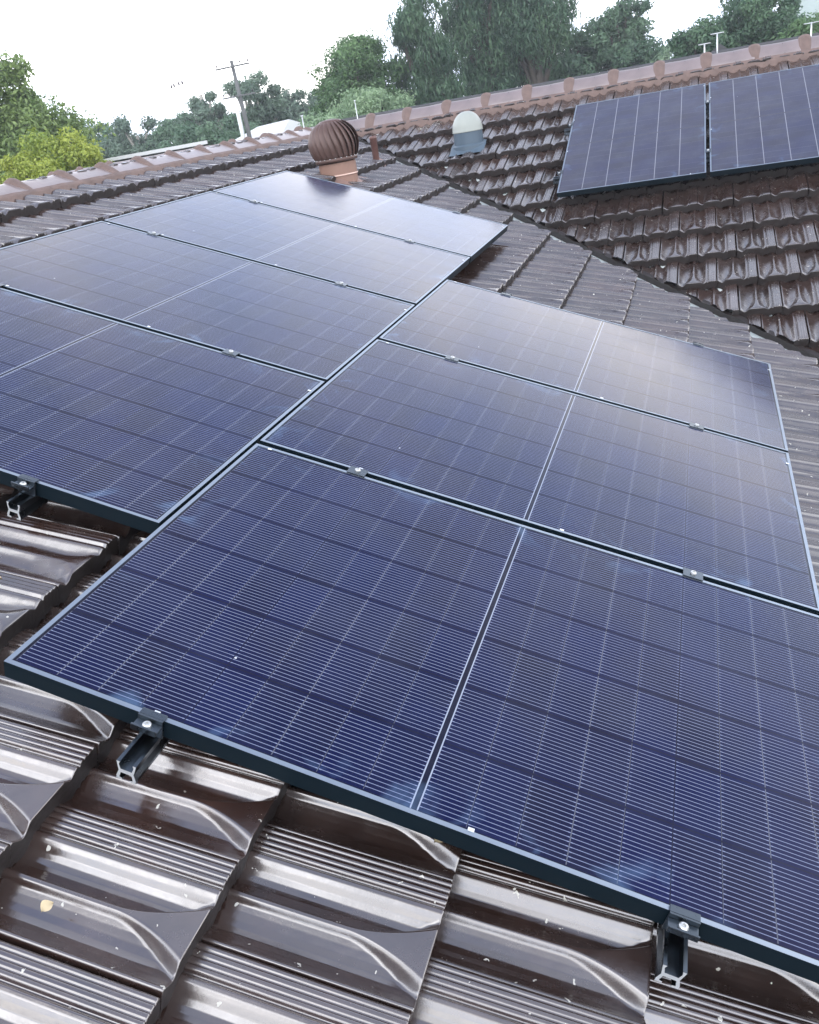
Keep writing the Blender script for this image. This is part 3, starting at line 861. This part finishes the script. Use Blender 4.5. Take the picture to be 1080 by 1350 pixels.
for i in range(15):
    for j in range(15):
        u = -.17+.34*i/14; v = -.18+.36*j/14; d = math.hypot(u, v)
        h = .048 + .002*math.sin(u*2*math.pi/.085) + .02*math.exp(-(max(0,d-.15)/.03)**2)
        vs.append((u, v*cp-h*sp, v*sp+h*cp-.01))
q_.add(vs, [(i*15+j, (i+1)*15+j, (i+1)*15+j+1, i*15+j+1) for i in range(14) for j in range(14)])
q_.build('flashing', M_slate, dome, smooth=True)

# ------------------------------------------------------------------ ground
GZ = -4.3
mt, n, l, b = mat('grass_ground')
tc = n.new('ShaderNodeTexCoord'); no = n.new('ShaderNodeTexNoise'); no.inputs['Scale'].default_value = .25; no.inputs['Detail'].default_value = 12
l.new(tc.outputs['Object'], no.inputs['Vector'])
cr = n.new('ShaderNodeValToRGB'); cr.color_ramp.elements[0].color = (.03,.05,.015,1); cr.color_ramp.elements[1].color = (.10,.12,.05,1)
l.new(no.outputs['Fac'], cr.inputs['Fac']); l.new(cr.outputs['Color'], b.inputs['Base Color']); b.inputs['Roughness'].default_value = .95
gd = MB(); gd.add([(-300,-300,GZ),(300,-300,GZ),(300,300,GZ),(-300,300,GZ)], [(0,1,2,3)])
tag(gd.build('ground', mt), 'grassy ground around the houses', 'ground', kind='structure')

# ------------------------------------------------------------------ trees
def leaf_material(name, c0, c1):
    mt, n, l, b = mat(name)
    at = n.new('ShaderNodeAttribute'); at.attribute_name = 'tone'
    sx = n.new('ShaderNodeSeparateColor'); l.new(at.outputs['Color'], sx.inputs['Color'])
    mx = n.new('ShaderNodeMixRGB'); mx.inputs['Color1'].default_value = (*c0,1); mx.inputs['Color2'].default_value = (*c1,1)
    l.new(sx.outputs['Red'], mx.inputs['Fac']); l.new(mx.outputs['Color'], b.inputs['Base Color'])
    b.inputs['Roughness'].default_value = .55
    tr = n.new('ShaderNodeBsdfTranslucent'); l.new(mx.outputs['Color'], tr.inputs['Color'])
    ms = n.new('ShaderNodeMixShader'); ms.inputs['Fac'].default_value = .3
    out = n['Material Output']
    l.new(b.outputs['BSDF'], ms.inputs[1]); l.new(tr.outputs['BSDF'], ms.inputs[2]); l.new(ms.outputs['Shader'], out.inputs['Surface'])
    return mt
LM = {
 'olive': leaf_material('olive_leaves', (0.10,0.17,0.055), (0.30,0.40,0.13)),
 'yellow': leaf_material('yellow_green_leaves', (0.150,0.240,0.038), (0.450,0.500,0.090)),
 'blue': leaf_material('blue_green_leaves', (0.055,0.120,0.075), (0.165,0.27,0.155)),
 'grey': leaf_material('grey_green_leaves', (0.083,0.135,0.098), (0.210,0.300,0.210)),
 'mid': leaf_material('mid_green_leaves', (0.053,0.120,0.045), (0.165,0.285,0.105)),
 'dark': leaf_material('dark_green_leaves', (0.040,0.100,0.060), (0.130,0.230,0.115)),
 'pale': leaf_material('pale_green_leaves', (0.180,0.285,0.165), (0.330,0.450,0.255)),
}
M_bark = simple('grey_bark', (0.10,0.085,0.07), .9, var=.3, scale=3, bump=.6, bscale=12)
M_barkp = simple('pale_bark', (0.36,0.34,0.30), .8, var=.2, scale=3, bump=.3, bscale=12)

def tree(name, label, x, y, zc, rx, rz, kind, clumps, leaves, cr_, leaf, droop=0.0, top=None, pale=False, seed=1, shape='round', ry=None):
    """crown centred at zc with half width rx and half height rz, built of clumps of leaf sized faces"""
    g_ = np.random.default_rng(seed); rs = random.Random(seed)
    ry = ry or rx
    root = empty(name, (x, y, GZ), label, 'tree' if name != 'leafy_bush' else 'bush', 'trees beyond the roof')
    cs = []
    tries = 0
    while len(cs) < clumps and tries < 4000:
        tries += 1
        d = g_.normal(0,1,3); d /= np.linalg.norm(d); r = g_.random()**.38
        p = d*r*np.array([rx-cr_*.6, ry-cr_*.6, rz-cr_*.5])
        if shape == 'cone':
            f = 1 - .62*np.clip((p[2]/rz+1)/2, 0, 1); p[0] *= f*1.1; p[1] *= f*1.1
        elif shape == 'flare':
            pass
        cs.append(p + np.array([0,0,zc-GZ]))
    if top is not None:
        for dx, dz_, k_ in top:
            for i in range(k_): cs.append(np.array([dx,0,zc-GZ+dz_]) + g_.normal(0,.14,3)*cr_*2)
    # trunk and limbs
    m_ = MB(); H = zc-GZ; tr = max(.10, .045*(H+rz))
    base_top = H - rz*.35
    lean = rs.uniform(-.3,.3)
    tp_ = [(0,0,-.1),(lean*.3,.05,base_top*.35),(lean*.5,0,base_top*.7),(lean*.6,0,base_top),(lean*.6,.05,H+rz*.3)]
    m_.tube(tp_, [tr,tr*.8,tr*.65,tr*.5,tr*.18], 9)
    for c in sorted(cs, key=lambda c: g_.random())[:min(len(cs), 22)]:
        z0 = base_top*rs.uniform(.72,1.0); st = Vector((lean*.55, 0, z0)); e = Vector(c)
        mid = st.lerp(e, .5) + Vector((rs.uniform(-.12,.12), rs.uniform(-.12,.12), rs.uniform(0,.2)))
        m_.tube([st, mid, e], [tr*.34, tr*.2, tr*.05], 5)
    m_.build('trunk', M_barkp if pale else M_bark, root, smooth=True)
    # leaves
    cs = np.array(cs); nC = len(cs)
    per = leaves//nC; N = per*nC
    cid = np.repeat(np.arange(nC), per)
    crs = cr_*(.65+.7*g_.random(nC))
    d = g_.normal(0,1,(N,3)); d /= np.linalg.norm(d,axis=1)[:,None]
    rad = crs[cid]*(.35+.65*g_.random(N)**.6)
    # each clump is itself lumpy
    lump = 1 + .35*np.sin(d[:,0]*5+cid) * np.cos(d[:,1]*6+cid*2)
    pos = cs[cid] + d*(rad*lump)[:,None]*np.array([1,1,.72 + droop*.6])
    nrm = d*.7 + g_.normal(0,.6,(N,3)); nrm[:,2] += .35*(1-droop); nrm /= np.linalg.norm(nrm,axis=1)[:,None]
    ax = g_.normal(0,1,(N,3)); ax[:,2] -= droop*3.5
    ax -= nrm*np.sum(ax*nrm,1)[:,None]; ax /= np.linalg.norm(ax,axis=1)[:,None]
    bx = np.cross(nrm, ax)
    ln = leaf*(.6+.8*g_.random(N)); wd = ln*(.42 if droop < .3 else .22)
    V = np.stack([pos-ax*ln[:,None]*.5, pos+bx*wd[:,None]*.5+nrm*(ln*.06)[:,None], pos+ax*ln[:,None]*.5, pos-bx*wd[:,None]*.5+nrm*(ln*.06)[:,None]],1).reshape(-1,3)
    F = np.arange(N*4).reshape(-1,4)
    me = np_mesh('crown', V, F)
    tcl = g_.random(nC)
    tone = np.clip(.55*tcl[cid] + .45*g_.random(N), 0, 1)
    ca = me.color_attributes.new('tone','FLOAT_COLOR','POINT')
    T = np.repeat(np.stack([tone,tone,tone,np.ones(N)],1),4,axis=0)
    ca.data.foreach_set('color', T.astype(np.float32).ravel())
    link('crown', me, LM[kind], root)
    return root

tree('broadleaf_tree','large olive green tree at the left edge, with a tuft at its top',-14.1,17.3,1.40,2.9,1.75,'olive',140,56000,.46,.12, top=[(.8,1.7,3)], seed=2, shape='cone')
tree('leafy_bush','low yellow green leafy crown in front of the big left hand tree',-9.95,13.15,.88,1.4,.66,'yellow',54,26000,.24,.075, seed=3)
tree('distant_tree','small blue green tree right of the yellow green crown, far behind the ridge',-26.3,38.2,1.6,1.9,1.4,'blue',30,11000,.5,.17, seed=4, pale=True)
tree('distant_tree','thin pale stemmed tree above the middle of the long low roof',-23.7,37.5,1.4,1.9,1.35,'grey',28,10000,.45,.17, seed=5, pale=True)
tree('distant_tree','dark round tree above the right end of the long low roof',-21.6,37.4,1.2,1.7,1.3,'blue',30,11000,.5,.16, seed=6)
tree('gum_tree','sparse gum tree with an open crown left of the power pole',-18.9,35.7,2.4,1.25,1.45,'grey',16,5600,.34,.16, seed=17, pale=True)
tree('gum_tree','taller gum tree with an uneven crown directly behind the power pole',-16.2,34.9,1.9,1.5,1.5,'grey',30,12000,.40,.16, seed=8, pale=True)
tree('distant_tree','low dark spreading tree at the foot of the power pole',-17.2,32.4,.80,3.1,1.1,'blue',50,20000,.45,.15, seed=9)
tree('distant_tree','dense blue green tree filling the skyline left of the sparse gum',-24.6,45.5,1.5,2.4,1.6,'blue',36,14000,.5,.19, seed=31)
tree('distant_tree','hazy tree far behind and right of the gum by the pole',-19.6,47.5,1.7,2.2,1.3,'grey',30,11000,.5,.2, seed=32)
tree('distant_tree','tiny far off tree line clump right of the white roof',-18.6,44.5,.9,2.9,.75,'grey',30,9000,.4,.18, seed=10)
tree('conical_tree','broad rounded mid green tree left of the tall dark trees, above the turbine vent',-10.1,30.9,1.7,2.3,2.15,'mid',90,36000,.45,.12, seed=11, shape='cone')
tree('leafy_bush','bright green bushy crown low behind the turbine vent',-8.0,25.3,.80,1.9,.85,'pale',46,20000,.36,.10, seed=12)
tree('weeping_tree','tall dark drooping tree, leftmost of the tall ones with gaps near its top',-7.9,31.9,2.0,1.5,2.6,'dark',56,30000,.42,.19,droop=.9, seed=13)
tree('weeping_tree','tallest dark drooping tree, its top cut off by the photo edge',-6.1,34.0,3.2,1.75,3.4,'dark',80,40000,.50,.19,droop=.9, seed=14)
tree('weeping_tree','wide dark drooping tree right of the tallest one, above the domed vent',-4.6,34.4,2.2,1.75,2.6,'dark',70,34000,.50,.18,droop=.7, seed=15)
tree('dense_tree','dense dark green tree with a flat top above the left far panel',-2.9,36.6,1.3,1.9,1.6,'blue',60,28000,.45,.15, seed=16)
tree('dense_tree','rounded tree standing a little higher at the right end of the dark group',-1.55,36.9,1.75,1.25,1.75,'blue',46,22000,.42,.15, seed=21)
tree('distant_tree','small pale green tree in the gap between the two dark groups',-1.1,58.9,.9,1.4,1.1,'pale',22,7000,.4,.2, seed=18)
tree('dense_tree','dark rounded tree at the left of the right hand group, beside the open sky',1.2,28.9,.95,.95,1.0,'dark',34,18000,.32,.11, seed=19)
tree('dense_tree','big dark green tree behind the rooftop aerials at the upper right',2.7,30.9,1.4,1.5,1.15,'dark',56,26000,.38,.12, seed=20)
tree('dense_tree','lighter green tree at the right edge in front of the grey upper roof',3.9,28.8,.75,1.0,.75,'mid',34,15000,.30,.11, seed=22)

# ------------------------------------------------------------------ neighbouring buildings
M_slatey = simple('dark_roof_tiles', (0.045,0.045,0.048), .6, var=.3, scale=3, bump=.6, bscale=10)
M_palert = simple('white_metal_roof', (0.60,0.61,0.62), .45, var=.05)
M_render = simple('pale_render', (0.52,0.50,0.46), .85)
M_greyroof = simple('grey_green_roof', (0.34,0.40,0.37), .6, var=.1)
M_dark = simple('dark_fascia', (0.05,0.05,0.05), .6)
M_glass = simple('window_glass', (0.03,0.04,0.05), .1)
def hip_house(name, label, cx, cy, lx, ly, ze_, zr_, rlen, roofm, wallm, gutm=None):
    root = empty(name, (cx, cy, GZ), label, 'house')
    b_ = MB(); b_.box((-lx/2+.4,-ly/2+.4,0),(lx/2-.4,ly/2-.4,ze_-GZ-.01)); b_.build('wall', wallm, root)
    h0, h1 = ze_-GZ, zr_-GZ; r = rlen/2
    rf = MB(); v = [(-lx/2,-ly/2,h0),(lx/2,-ly/2,h0),(lx/2,ly/2,h0),(-lx/2,ly/2,h0),(-r,0,h1),(r,0,h1)]
    rf.add(v, [(0,1,5,4),(1,2,5),(2,3,4,5),(3,0,4),(3,2,1,0)]); ro = rf.build('roof', roofm, root)
    cpn = MB(); cpn.tube([(-r,0,h1+.01),(r,0,h1+.01)], .09, 8)
    for sx_ in (-1,1):
        for sy_ in (-1,1): cpn.tube([(sx_*r,0,h1+.01),(sx_*lx/2,sy_*ly/2,h0+.02)], .075, 8)
    cpn.build('ridge_capping', roofm, ro)
    gt = MB(); 
    gt.box((-lx/2-.1,-ly/2-.12,h0-.12),(lx/2+.1,-ly/2-.001,h0+.02)); gt.box((-lx/2-.12,-ly/2,h0-.12),(-lx/2-.001,ly/2,h0+.02)); gt.box((lx/2+.001,-ly/2,h0-.12),(lx/2+.12,ly/2,h0+.02)); gt.build('gutter', gutm or M_dark, root)
    for i in range(4):
        x0 = -lx/2+.4 + (lx-.8)*(i+.5)/4
        wn_ = MB(); wn_.box((x0-.6,-ly/2+.36,h0-1.7),(x0+.6,-ly/2+.44,h0-.6)); wo = wn_.build('window', M_palert, root)
        gl = MB(); gl.box((x0-.54,-ly/2+.34,h0-1.64),(x0+.54,-ly/2+.358,h0-.66)); gl.build('pane', M_glass, wo)
    return root
hip_house('neighbour_house',"long dark roofed house behind the far ridge, only its ridge line showing", 1.5, 20.6, 24, 9, -.75, .80, 17, M_slatey, M_render)
hip_house('neighbour_house','two storey house with a grey green roof at the top right corner', 9.2, 37.5, 13, 10, .95, 3.3, 6, M_greyroof, M_render, M_palert)
# small white gabled roof by the power pole
wr = empty('white_roofed_house', (-12.15, 27.9, GZ), 'small house with a white gabled roof at the foot of the power pole', 'house')
b_ = MB(); b_.box((-.9,-1.6,0),(.9,1.6,4.95)); b_.build('wall', M_render, wr)
b_ = MB(); a0, a1 = 5.02, 5.50
b_.add([(-1.15,-1.9,a0),(1.0,-1.9,a0+.02),(.55,0,a1),(-.62,0,a1-.05),(-1.15,1.9,a0),(1.0,1.9,a0),(-1.15,-1.9,a0-.1),(1.0,-1.9,a0-.1),(1.0,1.9,a0-.1),(-1.15,1.9,a0-.1)],
       [(0,1,2,3),(3,2,5,4),(1,5,2),(0,3,4),(0,6,7,1),(1,7,8,5),(5,8,9,4),(4,9,6,0),(9,8,7,6)])
b_.build('roof', M_palert, wr)
# long skillion roof at the left
lr = empty('long_low_house', (-8.6, 15.2, GZ), 'long low building with a white edged flat roof above the left ridge', 'building')
b_ = MB(); b_.hexa([(-1.1,-.8,0),(.9,-.3,0),(-.8,.8,0),(-1.1,.8,0),(-1.1,-.8,5.05),(.9,-.3,5.05),(-.8,.8,5.05),(-1.1,.8,5.05)]); b_.build('wall', M_dark, lr)  # wall and roof underside coloured dark to stand in for shade
b_ = MB(); b_.hexa([(-1.25,-1.0,5.06),(1.12,-.42,5.06),(-.75,.9,5.06),(-1.25,.9,5.06),(-1.25,-1.0,5.17),(1.12,-.42,5.17),(-.75,.9,5.17),(-1.25,.9,5.17)]); fo = b_.build('roof', M_dark, lr)
b_ = MB(); b_.hexa([(-1.27,-1.06,5.175),(1.14,-.47,5.175),(-.73,.9,5.175),(-1.27,.9,5.175),(-1.27,-1.06,5.235),(1.14,-.47,5.235),(-.73,.9,5.235),(-1.27,.9,5.235)]); b_.build('roof_sheet', M_palert, fo)

# ------------------------------------------------------------------ power pole, wires, aerials
M_wood = simple('weathered_pole', (0.13,0.135,0.135), .85, var=.25, scale=2)
M_wire = simple('wire', (0.10,0.11,0.12), .6)
M_ins = simple('dark_insulator', (0.05,0.04,0.045), .4)
pp = empty('power_pole', (-12.1, 25.8, GZ), 'leaning grey wooden power pole with two cross arms above the trees', 'power pole')
b_ = MB(); b_.tube([(0.02,0,0),(0,0,5.4),(-.06,0,7.32)], [.085,.072,.052], 12); b_.build('pole', M_wood, pp, smooth=True)
for z, hw, k_ in ((7.15,.58,0),(6.35,.56,1)):
    b_ = MB(); b_.box((-hw, -.15, z-.022),(hw,-.10,z+.022)); ao = b_.build('cross_arm', M_wood, pp, bevel=.006)
    for x_ in ((-.52,-.26,.28,.54) if k_ == 0 else (-.5,-.3,.5)):
        i_ = MB(); i_.lathe([(0,0),(.012,.0),(.014,.02),(.022,.03),(.02,.05),(.024,.06),(.012,.085),(0,.09)], 8, (x_, -.135, z+.036)); i_.build('insulator', M_ins, ao, smooth=True)
b_ = MB(); b_.lathe([(.065,0),(.065,1.55)], 10, (-.135,-.15,4.4)); b_.build('conduit', M_cut, pp, smooth=True)
def span(name, label, a, b2, sag, rad=.006, parts=None):
    a, b2 = Vector(a), Vector(b2); pts = []
    for i in range(25):
        t = i/24; p_ = a.lerp(b2, t); p_.z -= sag*4*t*(1-t); pts.append(p_)
    root = empty(name, a, label, 'wire')
    w_ = MB(); w_.tube([p_-a for p_ in pts], rad, 5); w_.build('wire', M_wire, root, smooth=True)
    if parts:
        for t, dx in parts:
            p_ = a.lerp(b2, t) - a; p_.z -= sag*4*t*(1-t)
            i_ = MB(); i_.lathe([(0,.03),(.02,.0),(.034,-.03),(.03,-.08),(.012,-.11),(0,-.12)], 8, tuple(p_)); i_.build('insulator', M_ins, root, smooth=True)
    return root
span('overhead_wire','thin wire with four small dark insulators hanging in the sky left of the pole',(-12.62,25.68,2.93),(-22.0,33.4,2.82),.0,.0012,[(.258,0),(.285,0),(.325,0),(.347,0)])
M_al = simple('aerial_aluminium', (0.70,0.72,0.73), .35, metal=.6)
def aerial(label, x, y, z0, z1, w_, n_el):
    root = empty('roof_aerial', (x, y, z0), label, 'aerial', 'aerials on the roofs behind')
    m_ = MB(); m_.tube([(0,0,0),(0,0,z1-z0)], .014, 8); m_.build('mast', M_al, root, smooth=True)
    m_ = MB(); m_.tube([(-w_/2,0,z1-z0),(w_/2,0,z1-z0)], .010, 6)
    for i in range(n_el):
        xx = -w_/2 + w_*(i+.5)/n_el; m_.tube([(xx,-.16,z1-z0),(xx,.16,z1-z0)], .005, 5)
    m_.build('boom', M_al, root, smooth=True)
aerial('short T shaped aerial left of the dark gable at the upper right', 1.28, 18.93, .62, 1.05, .22, 5)
aerial('taller T shaped aerial in front of the dark gable at the upper right', 1.51, 18.93, .62, 1.19, .24, 5)
aerial('T shaped aerial nearest the right edge of the photo', 3.14, 18.85, .62, 1.07, .26, 6)
m1_ = empty('thin_mast', (-6.58, 17.3, -.42), 'thin leaning pale mast just left of the turbine vent', 'mast')
b_ = MB(); b_.tube([(0,0,0),(0,0,1.5)], .012, 8); b_.tube([(-.03,0,1.5),(.03,0,1.5)], .012, 6); b_.build('mast', M_al, m1_, smooth=True)
m2_ = empty('thin_mast', (-5.45, 17.5, -.3), 'thin pale mast directly above the turbine vent', 'mast')
b_ = MB(); b_.tube([(0,0,0),(0,0,1.48)], .009, 8); b_.tube([(-.02,0,1.48),(.02,0,1.48)], .01, 6); b_.build('mast', M_al, m2_, smooth=True)
gb = empty('dark_gabled_house', (1.62, 25.5, GZ), 'small dark gabled roof behind the two aerials at the upper right', 'house')
b_ = MB(); b_.box((-.3,-.4,0),(.34,1.5,5.02)); b_.build('wall', M_render, gb)
b_ = MB(); b_.add([(-.42,-.6,5.03),(.46,-.6,5.03),(.02,-.6,5.36),(-.42,1.8,5.03),(.46,1.8,5.03),(.02,1.8,5.36)], [(0,1,2),(5,4,3),(1,4,5,2),(2,5,3,0),(0,3,4,1)]); b_.build('roof', M_slatey, gb)

# ------------------------------------------------------------------ air between here and the far trees
hz_m = bpy.data.materials.new('haze_air'); hz_m.use_nodes = True
hn, hl = hz_m.node_tree.nodes, hz_m.node_tree.links
for k_ in list(hn):
    if k_.type != 'OUTPUT_MATERIAL': hn.remove(k_)
pv = hn.new('ShaderNodeVolumePrincipled')
pv.inputs['Color'].default_value = (.88, .93, 1, 1); pv.inputs['Density'].default_value = .0018; pv.inputs['Anisotropy'].default_value = .2
hl.new(pv.outputs['Volume'], [k_ for k_ in hn if k_.type == 'OUTPUT_MATERIAL'][0].inputs['Volume'])
hb = MB(); hb.box((-310,-310,GZ-1),(310,310,9))
tag(hb.build('haze', hz_m), 'thin pale haze in the air', 'haze', kind='stuff')

# ------------------------------------------------------------------ fallen leaves on the tiles
M_leaf = simple('dry_leaf', (0.55, 0.45, 0.28), 0.7, var=0.3, scale=40)
for s_, r_, n_, a_, ln, lab in ((.905,.055,-.100,.9,.038,'dry yellow leaf at a tile corner, just below the foreground panel'),
                                (.345,-.345,-.112,1.2,.022,'dry yellow leaf caught in a tile step near the lower left corner'),
                                (-.30,.33,-.118,.2,.045,'curled pale leaf on the tiles beside the left rail end')):
    lf = MB(); vs = []
    for i in range(9):
        t = i/8; w_ = math.sin(math.pi*t**.8)*.011
        for k_ in (-1,0,1): vs.append(((t-.5)*ln, k_*w_, .004*abs(k_)+.006*math.sin(t*3)))
    lf.add(vs, [(i*3+k_, (i+1)*3+k_, (i+1)*3+k_+1, i*3+k_+1) for i in range(8) for k_ in (0,1)])
    o = lf.build('fallen_leaf', M_leaf, smooth=True)
    mm = tiltA @ Matrix.Rotation(a_, 4, 'Z'); mm.translation = A(s_, r_, n_); o.matrix_world = mm
    tag(o, lab, 'leaf', 'fallen leaves on the tiles')
